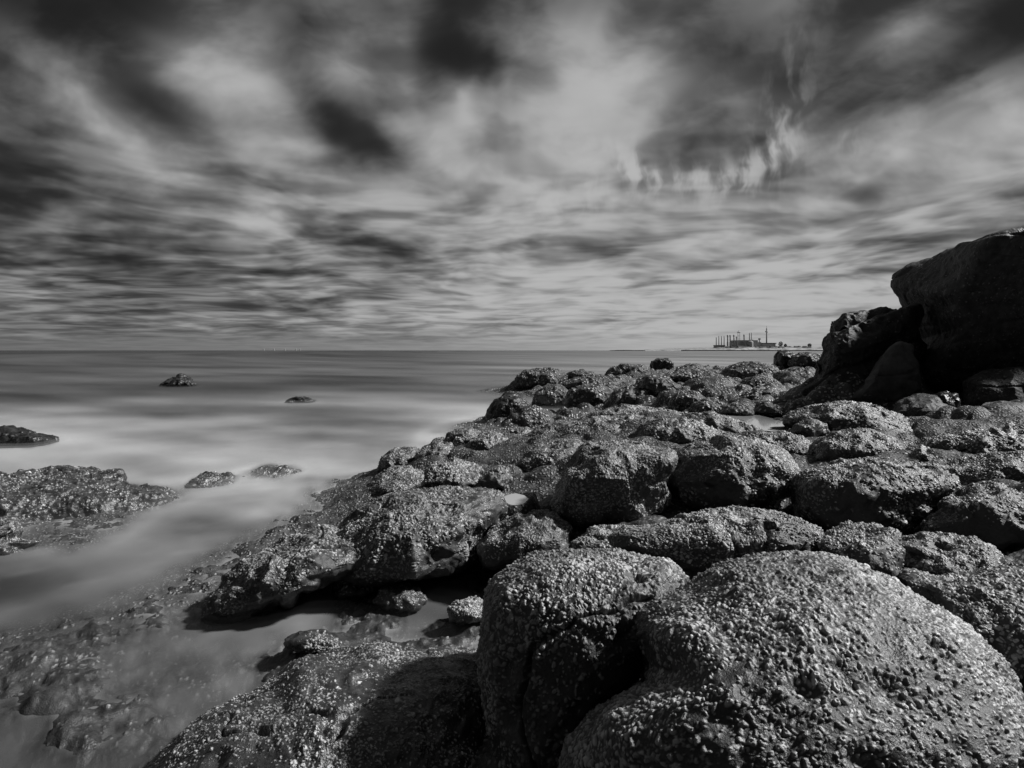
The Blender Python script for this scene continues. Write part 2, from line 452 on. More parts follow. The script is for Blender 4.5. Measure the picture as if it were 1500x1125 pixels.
R('rock', "small hump between the two-lobed boulder and the long pale ledge", 4.9, .24,
  [(1320,668),(1332,654),(1350,652),(1372,664),(1378,682),(1340,688)], dens=.6)
R('rock', "long pale ledge with a shaded front running out of the right frame edge", 5.2, .42,
  [(1345,655),(1360,642),(1400,633),(1450,630),(1500,630),(1560,634),(1640,650),(1640,690),(1500,690),(1400,680),(1355,668)], dens=.6, p=2.8)
R('rock', "sunlit ridge rock under the long pale ledge at the right frame edge", 4.3, .34,
  [(1372,700),(1390,676),(1430,668),(1500,664),(1580,670),(1600,720),(1500,740),(1400,735)], dens=.72)
R('boulder', "dark blocky boulder with a lit cap at the right frame edge, above the hollowed boulder", 3.5, .36,
  [(1362,760),(1375,740),(1400,722),(1430,709),(1460,708),(1490,722),(1560,730),(1600,790),(1500,815),(1400,810),(1365,790)], 'boulder', dens=.35, lump=.12)
R('rock', "dark low rock filling the hollow right of the slab's tail", 4.1, .34,
  [(700,800),(725,770),(760,750),(810,750),(835,775),(830,810),(780,835),(715,832)], dens=.4)
R('rock', "low shaded rock at the foot of the steep middle boulder", 3.6, .26,
  [(835,800),(860,778),(900,770),(960,770),(985,782),(960,800),(900,815),(850,815)], dens=.45)
R('rock', "shaded rock wedged under the front of the dome-shaped boulder", 3.65, .22,
  [(985,775),(1005,752),(1060,748),(1120,742),(1150,755),(1140,775),(1060,780)], dens=.4)
# --- ridge left of centre
R('boulder', "rounded seaward boulder on the left edge of the ridge", 7.4, .42,
  [(553,690),(560,672),(575,658),(592,653),(612,657),(620,670),(608,688),(585,700)], 'boulder', dens=.5)
R('boulder', "bumpy small boulder beside the rounded seaward one", 7.2, .34,
  [(608,672),(620,655),(640,646),(660,650),(670,664),(655,680),(620,684)], 'boulder', dens=.6)
R('boulder', "round knob at the top of the ridge, its left face dark", 7.9, .36,
  [(650,648),(657,634),(672,627),(690,627),(705,636),(710,650),(690,662),(660,662)], 'boulder', dens=.6)
R('rock', "tiny stone left of the ridge-top knob", 8.2, .2,
  [(630,650),(636,642),(648,639),(658,643),(658,654),(640,658)], dens=.4)
R('boulder', "dark-sided rounded boulder just right of the ridge-top knob", 7.4, .36,
  [(680,665),(688,645),(708,635),(730,633),(744,642),(742,662),(720,674),(695,674)], 'boulder', dens=.6)
R('rock', "low lit stone beside the round surf inlet", 8.2, .3,
  [(736,640),(750,629),(770,627),(785,634),(780,648),(750,652)], dens=.6)
R('rock', "wide lobed rock on the ridge above the sloping slab", 5.55, .36,
  [(618,712),(622,690),(640,677),(665,673),(695,680),(712,695),(708,714),(680,724),(640,724)], dens=.6)
R('boulder', "small round boulder right of the lobed ridge rock", 5.3, .26,
  [(700,705),(712,690),(728,683),(745,688),(750,704),(738,718),(710,720)], 'boulder', dens=.62)
R('rock', "low ledge of the shore at the surf line above the sloping slab", 6.4, .5,
  [(538,718),(552,696),(580,684),(615,686),(640,700),(630,724),(580,735),(545,732)], dens=.6, p=2.3)
R('rock', "flat shelf rock at the inlet with lit top", 7.6, .42,
  [(762,645),(785,628),(815,618),(845,616),(862,628),(850,648),(800,660)], dens=.62)
R('rock', "dark sloping rock with a lit crest left of the steep middle boulder", 6.0, .46,
  [(738,700),(755,672),(785,655),(825,642),(850,648),(852,680),(830,705),(780,712)], dens=.45)
R('rock', "thin flat lip of rock across the middle of the shelf", 7.9, .34,
  [(862,612),(880,600),(920,596),(965,597),(998,603),(995,614),(940,620),(880,620)], dens=.62, p=3)
R('rock', "broad shelf rock below the thin flat lip", 6.9, .5,
  [(820,640),(835,622),(870,611),(920,609),(960,613),(970,630),(950,650),(880,655),(830,652)], dens=.6)
R('rock', "broken shelf rock with bright crest above the dome-shaped boulder", 6.2, .42,
  [(925,655),(935,628),(960,613),(1000,612),(1040,625),(1070,642),(1060,660),(1000,675),(940,672)], dens=.7)
R('rock', "long slab sloping down right in front of the larger tide pool", 7.0, .4,
  [(995,618),(1005,605),(1035,603),(1075,613),(1115,628),(1135,645),(1110,655),(1050,645),(1005,635)], dens=.62)
R('rock', "low slab tail between the tide pool and the two-lobed boulder", 5.9, .42,
  [(1100,648),(1115,634),(1145,632),(1180,645),(1195,665),(1180,690),(1140,685),(1105,668)], dens=.5)
R('rock', "long low slab under the big overhanging rock", 7.0, .55,
  [(1148,622),(1160,603),(1190,592),(1230,589),(1270,592),(1310,604),(1345,622),(1360,640),(1345,655),(1280,655),(1200,645)], dens=.5)
R('rock', "small shaded stone on the far rim of the larger tide pool", 6.6, .24,
  [(1154,635),(1165,620),(1185,613),(1208,620),(1214,636),(1195,646),(1165,646)], dens=.3)
# --- far shelf
R('boulder', "dark wet boulder leaning in the surf at the seaward tip of the shelf", 12.9, .55,
  [(704,625),(714,602),(727,584),(745,573),(763,577),(777,594),(772,615),(745,628),(718,632)], 'boulder', far='sea')
R('boulder', "pale round rock in front of the dark wet tip boulder", 12.2, .5,
  [(733,628),(745,610),(765,597),(785,595),(803,604),(812,622),(795,634),(755,638)], 'boulder')
R('boulder', "round boulder by the surf patch of the inlet", 17.0, .7,
  [(781,592),(785,576),(798,565),(815,563),(830,572),(832,590),(810,600),(788,600)], 'boulder')
R('boulder', "dark layered boulder at the outermost seaward end of the shelf", 23.0, 1.0,
  [(755,568),(758,552),(768,543),(790,540),(815,540),(829,549),(826,564),(800,574),(768,576)], 'boulder')
R('rock', "thin flat rock on the skyline right of the outermost boulder", 25.0, .7,
  [(825,552),(835,545),(852,542),(870,547),(866,556),(840,558)], p=3)
R('rock', "low dark rock on the shelf skyline left of the small flat-topped block", 24.0, 1.0,
  [(885,553),(893,540),(912,533),(940,535),(956,545),(950,556),(915,560)])
R('rock', "small dark flat-topped block standing on the skyline of the shelf", 29.0, .5,
  [(952,537),(954,529),(962,526.5),(978,526.5),(985,530),(987,538),(970,543),(955,542)], p=5, lump=.05, far='sea')
R('rock', "small hump on the skyline right of the flat-topped block", 27.0, .8,
  [(990,541),(1003,535),(1020,532.5),(1036,537),(1040,544),(1010,548)])
R('rock', "wide gentle dome of rock near the far end of the shelf", 17.0, 1.0,
  [(1050,556),(1062,540),(1085,532),(1110,530),(1135,537),(1148,552),(1135,566),(1080,568)])
R('boulder', "far rounded boulder in the middle of the far shelf, left of two others", 15.0, .6,
  [(826,590),(835,572),(855,563),(878,562),(896,572),(900,592),(875,604),(840,604)], 'boulder')
R('boulder', "pale-topped boulder beside the middle far-shelf boulder", 13.8, .6,
  [(893,590),(900,573),(920,566),(945,568),(962,582),(960,598),(925,604),(900,602)], 'boulder')
R('rock', "flat rock sheet behind the two middle far-shelf boulders", 19.0, 1.0,
  [(818,566),(840,554),(870,550),(900,553),(912,564),(880,572),(835,574)], p=2.8)
R('boulder', "neat dome-shaped rock at the back of the shelf pools", 14.0, .7,
  [(924,572),(935,556),(955,549),(978,552),(996,566),(992,578),(955,582)], 'boulder')
R('rock', "low lit hummock right of the neat back dome", 14.5, .7,
  [(1000,570),(1010,557),(1035,551),(1065,553),(1085,564),(1080,576),(1035,578)])
R('rock', "shadowed block under the wide gentle dome", 13.2, .5,
  [(1080,574),(1088,558),(1103,552),(1120,556),(1126,570),(1105,580)], far='sea')
R('rock', "tilted slab rising to the right under the tall ledge rock", 11.3, .6,
  [(1065,590),(1085,578),(1112,566),(1132,566),(1140,578),(1120,592),(1085,598)])
R('boulder', "small round hump in the middle of the far shelf pools", 11.2, .45,
  [(980,590),(990,577),(1005,573),(1022,579),(1030,592),(1005,598)], 'boulder')
R('rock', "thin rock rib right of the small round hump", 12.4, .4,
  [(1025,582),(1040,573),(1065,570),(1088,576),(1085,585),(1045,588)])
R('rock', "low rough rock behind the long slab of the tide pool", 9.7, .45,
  [(1008,603),(1018,589),(1035,585),(1052,592),(1056,605),(1030,610)])
R('rock', "rim stone along the back of the larger tide pool", 8.9, .36,
  [(1053,606),(1062,595),(1080,592),(1100,598),(1104,608),(1080,612)], dens=.5)
R('rock', "rim stone at the right back corner of the larger tide pool", 9.0, .4,
  [(1100,605),(1110,592),(1125,588),(1142,596),(1146,608),(1120,612)])
R('boulder', "dark round boulder at the far end of the shelf below the tall ledge rock", 19.0, .7,
  [(1133,533),(1135,519),(1143,514.5),(1158,515),(1170,522),(1170,536),(1150,542)], 'boulder', far='sea')
R('rock', "lit flat rock right of the dark far-end boulder", 18.0, .7,
  [(1155,535),(1160,523),(1175,517),(1195,517),(1215,525),(1205,540),(1170,542)])
R('rock', "low lit shelf rock left of the foot of the tall ledge rock", 15.0, .9,
  [(1125,560),(1140,545),(1165,538),(1190,542),(1195,560),(1160,570)])
R('rock', "broad worn slab in the far shelf between the hummock and the gentle dome", 18.5, 1.1,
  [(960,556),(985,545),(1025,541),(1060,545),(1065,556),(1020,562)])
# --- the big rocks on the right
R('cliff_rock', "huge smooth dark rock with a slanting top looming at the right frame edge", 9.9, 1.6,
  [(1308,400),(1318,388),(1345,379),(1400,358),(1450,343),(1500,330),(1600,305),(1720,330),(1760,440),(1740,580),(1600,600),(1480,590),(1400,585),(1345,570),(1330,520),(1320,470),(1314,430)], 'big rock', far='smooth', p=7, lump=.02, ridge=.03, lean=.45)
R('cliff_rock', "dark stepped ledge rock with a barnacled top shelf left of the huge rock", 9.9, .8,
  [(1148,592),(1172,568),(1190,532),(1203,496),(1214,474),(1240,459),(1260,456),(1275,451),(1310,442),(1350,442),(1360,520),(1350,590),(1290,606),(1220,606)], 'big rock', far='dark', p=2.6, lump=.16)
R('rock_slab', "grey smooth slab leaning against the foot of the huge rock", 8.7, .35,
  [(1234,594),(1260,565),(1295,512),(1313,498),(1336,502),(1348,535),(1352,575),(1320,602),(1270,606)], 'rock', far='slab', p=2.5, lump=.06)
R('boulder', "shaded boulder under the huge rock at the right frame edge", 8.0, .5,
  [(1410,590),(1412,552),(1440,541),(1500,537),(1560,545),(1580,610),(1480,615),(1420,610)], 'boulder', far='smooth')
R('rock', "low dark rock in front of the shaded boulder at the right frame edge", 7.0, .55,
  [(1395,640),(1405,605),(1440,588),(1500,580),(1580,590),(1600,640),(1500,655),(1410,650)], far='smooth')
R('rock', "black cubic stone between the leaning slab and the shaded boulder", 7.6, .22,
  [(1360,602),(1362,578),(1380,573),(1402,577),(1406,598),(1390,612),(1368,610)], far='sea', p=4)
R('rock', "low shaded rubble rock at the foot of the leaning slab", 7.5, .4,
  [(1300,610),(1315,588),(1345,577),(1375,580),(1400,600),(1390,625),(1340,630)], far='smooth')
R('bedrock', None, 9.6, 1.5, [(1570,560),(1580,420),(1640,250),(1760,40),(2300,20),(2500,250),(2500,640),(1900,640),(1620,600)], far='smooth', p=4, lump=.06)  # unseen rock added outside the view to keep sun off the right-hand boulders
# --- in the sea
R('sea_rock', "jagged black rock standing alone in the sea on the left", 27.0, .9,
  [(230,570),(244,556),(256,551),(263,546.5),(270,547),(278,553),(290,563),(294,572),(262,578)], far='sea', p=1.8, lump=.2)
R('sea_rock', "small low rock awash in the bright water right of the lone black rock", 18.6, .5,
  [(415,589),(428,583),(443,580.5),(458,584),(465,589),(440,596)], far='sea', lump=.2)
R('sea_rock', "dark wedge of rock in the sea at the left frame edge", 10.3, .6,
  [(-60,650),(-30,630),(10,625),(40,629),(70,637),(95,646),(60,656),(0,662)], far='sea', lump=.16)
R('reef_rock', "low dark weedy reef in the surf at the left frame edge", 6.45, .95,
  [(-120,790),(-100,705),(-20,690),(40,692),(90,684),(130,685),(170,692),(195,704),(235,715),(266,738),(240,765),(190,780),(120,800),(30,820)], dens=.08, lump=.14, wet=1, p=2.0, rag=2.6)
R('reef_rock', "small spiky reef patch at the left frame edge below the weedy reef", 4.85, .2,
  [(-60,810),(-40,770),(0,758),(30,768),(48,795),(38,825),(0,838)], dens=.2, lump=.2, wet=1, rag=3)
R('reef_rock', "flat reef patch in the milky surf right of the weedy reef", 7.3, .4,
  [(272,712),(285,697),(310,691),(340,695),(352,708),(335,722),(300,725)], dens=.2, lump=.2, wet=1, rag=3)
R('reef_rock', "low humped reef rock farthest right in the milky surf", 7.9, .45,
  [(343,708),(360,695),(385,683),(410,682),(435,688),(448,697),(420,706),(380,712)], dens=.25, lump=.18, wet=1, rag=3)


def poly_radius(pts, c, ang):
    """distance from c to the outline in each direction (photo pixels)"""
    out_ = np.zeros(len(ang))
    a, b = pts - c, np.roll(pts, -1, 0) - c
    for i, t in enumerate(ang):
        d = np.array([math.cos(t), math.sin(t)]); e = b - a
        den = d[0] * e[:, 1] - d[1] * e[:, 0]; den = np.where(abs(den) < 1e-9, 1e-9, den)
        s = (a[:, 0] * e[:, 1] - a[:, 1] * e[:, 0]) / den; u = (a[:, 0] * d[1] - a[:, 1] * d[0]) / den
        ok = (u >= -1e-6) & (u <= 1 + 1e-6) & (s > 0)
        out_[i] = s[ok].max() if ok.any() else 1.0
    return out_


NA = 64
ANG = (np.arange(NA) + .5) / NA * 2 * math.pi - math.pi


def smooth_c(x, w=2):
    kx = np.exp(-.5 * (np.arange(-6, 7) / w) ** 2); kx /= kx.sum()
    return np.convolve(np.concatenate([x[-6:], x, x[:6]]), kx, 'valid')


class Rock:
    def __init__(s, spec, idx):
        s.d = spec; o = spec['o']; s.idx = idx
        pts = spec['pts']; D = spec['D']
        x0, x1, y0, y1 = pts[:, 0].min(), pts[:, 0].max(), pts[:, 1].min(), pts[:, 1].max()
        if D > 3.2 and not o.get('far') and not o.get('over'):
            m_ = pts.mean(0); w_ = np.array([1.07, 1.03]); pts = m_ + (pts - m_) * w_
        s.c2 = np.array([(x0 + x1) / 2, (y0 + y1) / 2]) * .5 + pts.mean(0) * .5
        s.C = at(s.c2[0], s.c2[1], D)
        hh = (y1 - y0) / 2 * D / F; al = math.atan((s.c2[1] - HZ) / F)
        ay = spec['ay']
        if ay * math.sin(al) > .75 * hh: ay = .75 * hh / math.sin(al)
        az = math.sqrt(hh ** 2 - (ay * math.sin(al)) ** 2) / math.cos(al)
        s.ax = np.array([(x1 - x0) / 2 * D / F, ay, az])
        s.size = s.ax.mean(); s.seed = np.array([idx * 3.71, idx * 1.93, idx * 7.17])
        s.tgt = poly_radius(pts, s.c2, ANG)
        s.fwd = s.C - np.array([0, 0, H]); s.fwd /= np.linalg.norm(s.fwd)
        s.right = np.cross(s.fwd, (0, 0, 1)); s.right /= np.linalg.norm(s.right); s.up = np.cross(s.right, s.fwd)
        s.sc = np.ones(NA)
        c, q = cube_sphere(20)
        for it in range(6):
            P = s.base(c); ang, r = s.screen(P)
            b = np.clip(((ang + math.pi) / (2 * math.pi) * NA).astype(int), 0, NA - 1)
            mx = np.zeros(NA); np.maximum.at(mx, b, r)
            for j in range(NA):
                if mx[j] == 0: mx[j] = max(mx[j - 1], mx[(j + 1) % NA], 1)
            s.sc = np.clip(s.sc * smooth_c(np.clip(s.tgt / mx, .5, 2), 1.2), .25, 3.0)
        s.coarse = s.base(c); s.coarse_q = q

    def screen(s, P):
        px = CX + P[:, 0] / P[:, 1] * F; py = HZ + (H - P[:, 2]) / P[:, 1] * F
        v = np.stack([px, py], 1) - s.c2
        return np.arctan2(v[:, 1], v[:, 0]), np.hypot(v[:, 0], v[:, 1])

    def base(s, u):
        o = s.d['o']; p = o.get('p', 2.4)
        r = (np.abs(u) ** p).sum(1) ** (-1 / p)
        L = u * r[:, None] * s.ax
        if 'lean' in o: L[:, 1] -= o['lean'] * L[:, 2]
        nrm = u / s.ax; nrm /= np.linalg.norm(nrm, axis=1)[:, None]
        q = L / s.size + s.seed
        lump = o.get('lump', .135)
        disp = lump * s.size * (fbm(q * 1.15, 2) * 1.25 + o.get('ridge', .30) * (1 - 2.2 * np.abs(vnoise(q * 2.3 + 9))))
        L = L + nrm * disp[:, None]
        # the silhouette follows the outline
        a, b, cdep = L @ s.right, L @ s.up, L @ s.fwd
        ang = np.arctan2(-b, a); rho = np.hypot(a, b)
        f = (ang + math.pi) / (2 * math.pi) * NA - .5; i = np.floor(f).astype(int); t = f - i
        sc = s.sc[i % NA] * (1 - t) + s.sc[(i + 1) % NA] * t
        w = np.clip(rho / (.6 * rho.max() + 1e-9), 0, 1); w = w * w * (3 - 2 * w)
        sc = s.sc.mean() * (1 - w) + sc * w
        return s.C + np.outer(a * sc, s.right) + np.outer(b * sc, s.up) + np.outer(cdep, s.fwd)

    def build(s):
        o = s.d['o']; D = s.d['D']; far = o.get('far') or ('mid' if D > 8.6 else None)
        if far and far not in ('slab', 'smooth', 'sea', 'dark') and D > 13: far = 'far'
        hsp = max(.0026, D * .00100 - s.ax[1] * .0008) if not far else max(.012, D * .0016)
        n = int(np.clip(1.57 * s.ax.max() * 1.05 / hsp, 40, 400))
        c, q = cube_sphere(n)
        P = s.base(c); N = vnormals(P, q)
        L = P + s.seed
        if far:
            k_ = max(.12, D * .012)
            d = .22 * k_ * fbm(L / k_, 4) + .10 * k_ * (1 - 2 * np.abs(vnoise(L / k_ * 1.7 + 4)))
            if far in ('smooth', 'slab'): d = .012 * fbm(L / .09, 3) + .045 * fbm(L / .5, 4) - .02 * np.clip(np.abs(vnoise(L / .6 * np.array([1, 1, 2.2]))) * -5 + 1, 0, 1)
            if far == 'dark':
                sv = np.stack([(P[:, 2] - .35 * P[:, 0]) / .34, P[:, 0] * .35, P[:, 1] * .35], 1)
                d = d - .11 * np.clip(1 - np.abs(vnoise(sv)) * 4, 0, 1) + .03 * fbm(L / .25, 3)
            P = P + N * d[:, None]
            mat = {'mid': M_MID, 'far': M_FAR, 'smooth': M_SMOOTH, 'dark': M_SMOOTH, 'slab': M_SLAB, 'sea': M_SEA}[far]
            at_ = None
        else:
            rg = o.get('rag', 1.0 if D < 3.2 else 1.5)
            d = rg * (.018 * fbm(L / .17, 3) + .007 * fbm(L / .06, 2))
            t, r, rr = cells(L / .13 + 3.3, .5 if o.get('pits') else .3)
            d = d - np.clip(1 - t * t, 0, 1) ** 1.5 * rr * .13 * (.75 if o.get('pits') else .45)
            ck = vnoise(L / .55 + 5) + .25 * vnoise(L / .12); gate = np.clip(vnoise(L / .8 + 31) * 3, 0, 1)
            d = d - .028 * np.exp(-(ck / .035) ** 2) * gate
            P = P + N * d[:, None]
            bs = .0195 if D < 3 else .0215 if D < 5 else .027
            dn = np.clip(o.get('dens', .6) * (1.0 + (2.6 if o.get('wet') else 1.5) * fbm(L / .22, 3)) + ((.22 * N[:, 2] - .12) if o.get('wet') else (.55 * N[:, 2] - .28)), 0, .96)
            bs *= (.85 if o.get('wet') else 1.0) * (.86 + .3 * ((s.idx * 37) % 11) / 10)
            hgt, mk, tn = barnacles(L, bs, dn)
            P = P + N * hgt[:, None]
            at_ = {'barnacle': mk, 'tone': tn}; mat = M_WET if o.get('wet') else M_NEAR
        base = np.array([s.C[0], s.C[1], P[:, 2].min()])
        me = make_mesh(s.d['name'], P - base, q, mat, at_)
        ob = link(s.d['name'], me, base)
        if s.d['label']: tag(ob, s.d['label'], s.d['cat'])
        else: tag(ob, kind='structure')
        return ob


M_SLAB = far_rock_mat("smooth_grey_slab", .05, .04, .085, .08, .2, .12, .6, .2)

ROCK = [Rock(sp, i + 1) for i, sp in enumerate(ROCKS)]
for rk in ROCK: rk.build()

# ------------------------------------------------------------------ bedrock under the boulders and the sea floor
CP = [(900,570,.45),(960,565,.5),(1050,562,.5),(1120,560,.55),(880,560,.3),(820,562,.05),(780,562,-.2),(1000,547,.5),(1100,546,.55),(930,549,.4),
 (1150,546,.6),(860,600,.15),(820,606,-.15),(800,592,-.15),(900,600,.4),(1000,600,.5),(1050,622,.5),(1100,617,.56),(1150,640,.5),(1200,620,.55),
 (1300,622,.55),(1400,612,.6),(1500,602,.65),(1250,592,.65),(740,642,.15),(800,640,.3),(690,652,.15),(620,682,.1),(572,690,-.05),(545,702,-.2),
 (700,690,.3),(780,692,.4),(650,720,.25),(760,737,.34),(800,762,.28),(760,800,.15),(720,830,.05),(860,790,.25),(960,760,.35),(1060,752,.35),
 (1150,760,.38),(1250,772,.4),(1350,780,.4),(1450,790,.45),(1200,690,.45),(1400,690,.45),(600,850,-.08),(540,880,-.12),(650,900,-.14),(690,930,-.14),
 (600,930,-.17),(500,900,-.14),(450,940,-.07),(350,930,-.06),(1000,820,.38),(1200,822,.42),(1350,870,.42),(1500,900,.45),(900,900,.1),(750,1000,-.12),
 (850,1100,.0),(1100,1000,.3),(1400,1100,.3),(1100,1125,.3),(400,1050,-.06),(600,1050,-.06),(300,1000,-.05),(250,1050,-.06),(200,960,-.02),
 (100,980,.045),(50,1015,.065),(100,1055,.04),(0,950,.04),(150,920,.015),(230,880,.02),(300,830,.025),(370,800,.03),(420,785,.04),(180,985,-.01),(130,1010,.03),(60,960,.05),(300,960,-.06),(380,960,-.08),(150,870,-.25),(50,880,-.3),
 (250,810,-.3),(350,760,-.35),(450,720,-.4),(200,1060,-.05),(30,1110,-.10),(130,1110,-.02),(60,742,.03),(130,780,.015),(40,800,.01),(200,762,.0),(90,812,.0),
 (250,737,-.01),(0,860,-.25),(310,707,.02),(400,697,.02),(355,706,.01),(350,732,-.3),(500,640,-.6),(300,640,-.6),(100,662,-.4),(0,664,-.2),(100,580,-2),(400,582,-2),
 (700,580,-1),(700,545,-2),(900,530,-2),(740,622,-.4),(650,622,-.5),(1000,528,-1.5),(1090,526,-1.5),(1250,562,.75),(1400,562,.8),(1500,552,.85),
 (0,1300,-.2),(400,1300,-.15),(750,1400,0),(1100,1500,.1),(1500,1400,.2),(-700,700,-.5),(-700,900,-.4),(-900,1300,-.3),(2100,600,.7),(2300,800,.6),(2300,1200,.4),
 (-800,560,-2),(2200,540,.9),(110,640,-.4),(1170,529,.6),(1300,540,.9)]
W3 = np.array([at_z(*c) for c in CP])
extra = [[rk.C[0], rk.C[1], rk.C[2] + (.45 if rk.d['D'] < 8.6 else .28) * rk.ax[2]] for rk in ROCK if not rk.d['o'].get('over') and rk.d['name'] not in ('reef_rock', 'sea_rock')]
W3 = np.concatenate([W3, np.array(extra)])


def lp(x, y):
    return np.stack([np.arctan2(x, y) * 1.3, .5 * np.log(x * x + y * y)], -1)


A_ = lp(W3[:, 0], W3[:, 1])
Kmat = np.linalg.norm(A_[:, None] - A_[None], axis=2)
rbf_w = np.linalg.solve(Kmat - .01 * np.eye(len(A_)), W3[:, 2] - .2)
POOLS = [("larger", .615, [(1060,607),(1085,608),(1110,610),(1135,616),(1146,623),(1135,629),(1115,627),(1090,620),(1065,612)]),
         ("small", .425, [(737,726),(752,724),(765,727),(775,735),(768,742),(752,741),(740,735)])]


def bed(x, y, detail=True):
    q_ = lp(x, y); z = np.empty(len(x))
    for a in range(0, len(x), 60000):
        z[a:a + 60000] = np.linalg.norm(q_[a:a + 60000, None] - A_[None], axis=2) @ rbf_w + .2
    for nm, pz, pp in POOLS:
        w = np.array([at_z(px, py, pz) for px, py in pp]); c = w.mean(0)
        rx, ry = np.abs(w - c).max(0)[:2] * 1.05
        dd = ((x - c[0]) / rx) ** 2 + ((y - c[1]) / ry) ** 2
        g2 = np.exp(-(dd / 3.0) ** 6); z = z * (1 - g2) + np.maximum(z, pz + .035) * g2
    if detail:
        Pn = np.stack([x, y, z * .3], 1); D = np.hypot(x, y)
        sc = np.clip(D / 5, .6, 3)
        t, r, rr = cells(np.stack([x / .42, y / .42, np.zeros_like(x) + .5], 1), .9)
        amp = np.clip((z + .12) * 2.5, .15, 1)
        t2, r2, q2 = cells(np.stack([x / 1.15, y / 1.3, np.zeros_like(x) + .5], 1), .95)
        fr = np.clip((D - 6) / 4, 0, 1)
        z = z + amp * fr * .24 * (np.sqrt(np.clip(1 - t2 * t2, 0, 1)) - .5)
        z = z + amp * ((.05 + .05 * fr) * np.sqrt(np.clip(1 - t * t, 0, 1)) + .10 * fbm(Pn / .5, 4) + .02 * fbm(Pn / .12, 2))
        z = z + (1 - amp) * (.065 * fbm(Pn / .16, 3) + .03 * fbm(Pn / .05, 2)) * np.clip((z + .3) * 5, 0, 1)
    for nm, pz, pp in POOLS:
        w = np.array([at_z(px, py, pz) for px, py in pp]); c = w.mean(0)
        rx, ry = np.abs(w - c).max(0)[:2] * 1.12
        wob = .25 * fbm(np.stack([x / .2, y / .4, np.zeros_like(x)], 1), 2)
        g = np.exp(-np.clip(((x - c[0]) / rx) ** 2 + ((y - c[1]) / ry) ** 2 + wob, 0, 9) ** 3 * .8)
        z = z * (1 - g) + np.minimum(z, pz - .03) * g
    return z


NTH, NR = 1150, 1000
th = np.linspace(rad(-58), rad(64), NTH); rr_ = np.exp(np.linspace(math.log(.75), math.log(45), NR))
TH, RRg = np.meshgrid(th, rr_, indexing='ij')
bx, by = (np.sin(TH) * RRg).ravel(), (np.cos(TH) * RRg).ravel()
bz = bed(bx, by)
i, j = np.meshgrid(np.arange(NTH - 1), np.arange(NR - 1), indexing='ij')
v0 = (i * NR + j).ravel(); bq = np.stack([v0, v0 + 1, v0 + NR + 1, v0 + NR], 1)
BP = np.stack([bx, by, bz], 1); BN = vnormals(BP, bq)
if BN[:, 2].mean() < 0: bq = bq[:, ::-1]; BN = -BN
dn = np.clip(.42 + .6 * fbm(BP / .3, 3), 0, .9)
dn = dn * np.clip(.35 + BP[:, 2] * 2.2, .35, 1)
hgt, mk, tn = barnacles(BP, .022, dn)
fade = np.clip(4.6 - np.hypot(bx, by), 0, 1)
BP = BP + BN * (hgt * fade)[:, None]
M_BED = rock_mat("bedrock_stone", .016, .05, .08, .30, .32, .5, .5)
cut = int(np.searchsorted(rr_, 4.2)); cut2 = int(np.searchsorted(rr_, 9.0))
M_BEDMID = far_rock_mat("bedrock_stone_mid", .026, .018, .06, .08, .28, .6, .55, .55)
for a_, b_, mt in ((0, cut, M_BED), (cut, cut2, M_BEDMID), (cut2, NR - 1, M_MID)):
    ids = np.arange(NTH * NR).reshape(NTH, NR)[:, a_:b_ + 1]; w_ = b_ - a_ + 1
    i, j = np.meshgrid(np.arange(NTH - 1), np.arange(w_ - 1), indexing='ij'); v0 = (i * w_ + j).ravel()
    fq = np.stack([v0, v0 + w_, v0 + w_ + 1, v0 + 1], 1)
    me = make_mesh("bedrock", BP[ids.ravel()], fq, mt, {'barnacle': mk[ids.ravel()], 'tone': tn[ids.ravel()]})
    if me.polygons[len(me.polygons) // 2].normal.z < 0: me.flip_normals()
    tag(link("bedrock", me), kind='structure')

# ------------------------------------------------------------------ sea
st_ = 5
gi, gj = np.arange(0, NTH, st_), np.arange(0, NR, st_)
sub = BP.reshape(NTH, NR, 3)[np.ix_(gi, gj)].reshape(-1, 3)
ni, nj = len(gi), len(gj)
i, j = np.meshgrid(np.arange(ni - 1), np.arange(nj - 1), indexing='ij'); v0 = (i * nj + j).ravel()
sq = np.stack([v0, v0 + 1, v0 + nj + 1, v0 + nj], 1)
tv, tq, off = [sub], [sq], len(sub)
for rk in ROCK:
    if rk.C[2] - rk.ax[2] * 1.3 < .1:
        tv.append(rk.coarse); tq.append(rk.coarse_q + off); off += len(rk.coarse)
tv = np.concatenate(tv); tq = np.concatenate(tq)
bvh = BVHTree.FromPolygons([tuple(v) for v in tv.tolist()], [tuple(f) for f in tq.tolist()])


def depth_below(x, y, level):
    d = np.full(len(x), 5.0); dn_ = Vector((0, 0, -1)); up_ = Vector((0, 0, 1))
    for n_ in range(len(x)):
        if x[n_] ** 2 + y[n_] ** 2 > 1600 or y[n_] < 0: continue
        o_ = Vector((x[n_], y[n_], level))
        h1 = bvh.ray_cast(o_, dn_, 3.0)
        if h1[0] is None: continue
        d[n_] = h1[3]
        h2 = bvh.ray_cast(o_, up_, 3.0)
        if h2[0] is not None and h2[1].z > 0.0: d[n_] = 0.0      # inside rock
    return d


def shore_distance_fade(grid, nth, nr, passes):
    g = grid.reshape(nth, nr)
    for _ in range(passes):
        p = np.pad(g, 1, mode='edge')
        g = (p[:-2, 1:-1] + p[2:, 1:-1] + p[1:-1, :-2] + p[1:-1, 2:] + 2 * g) / 6
    return g.ravel()


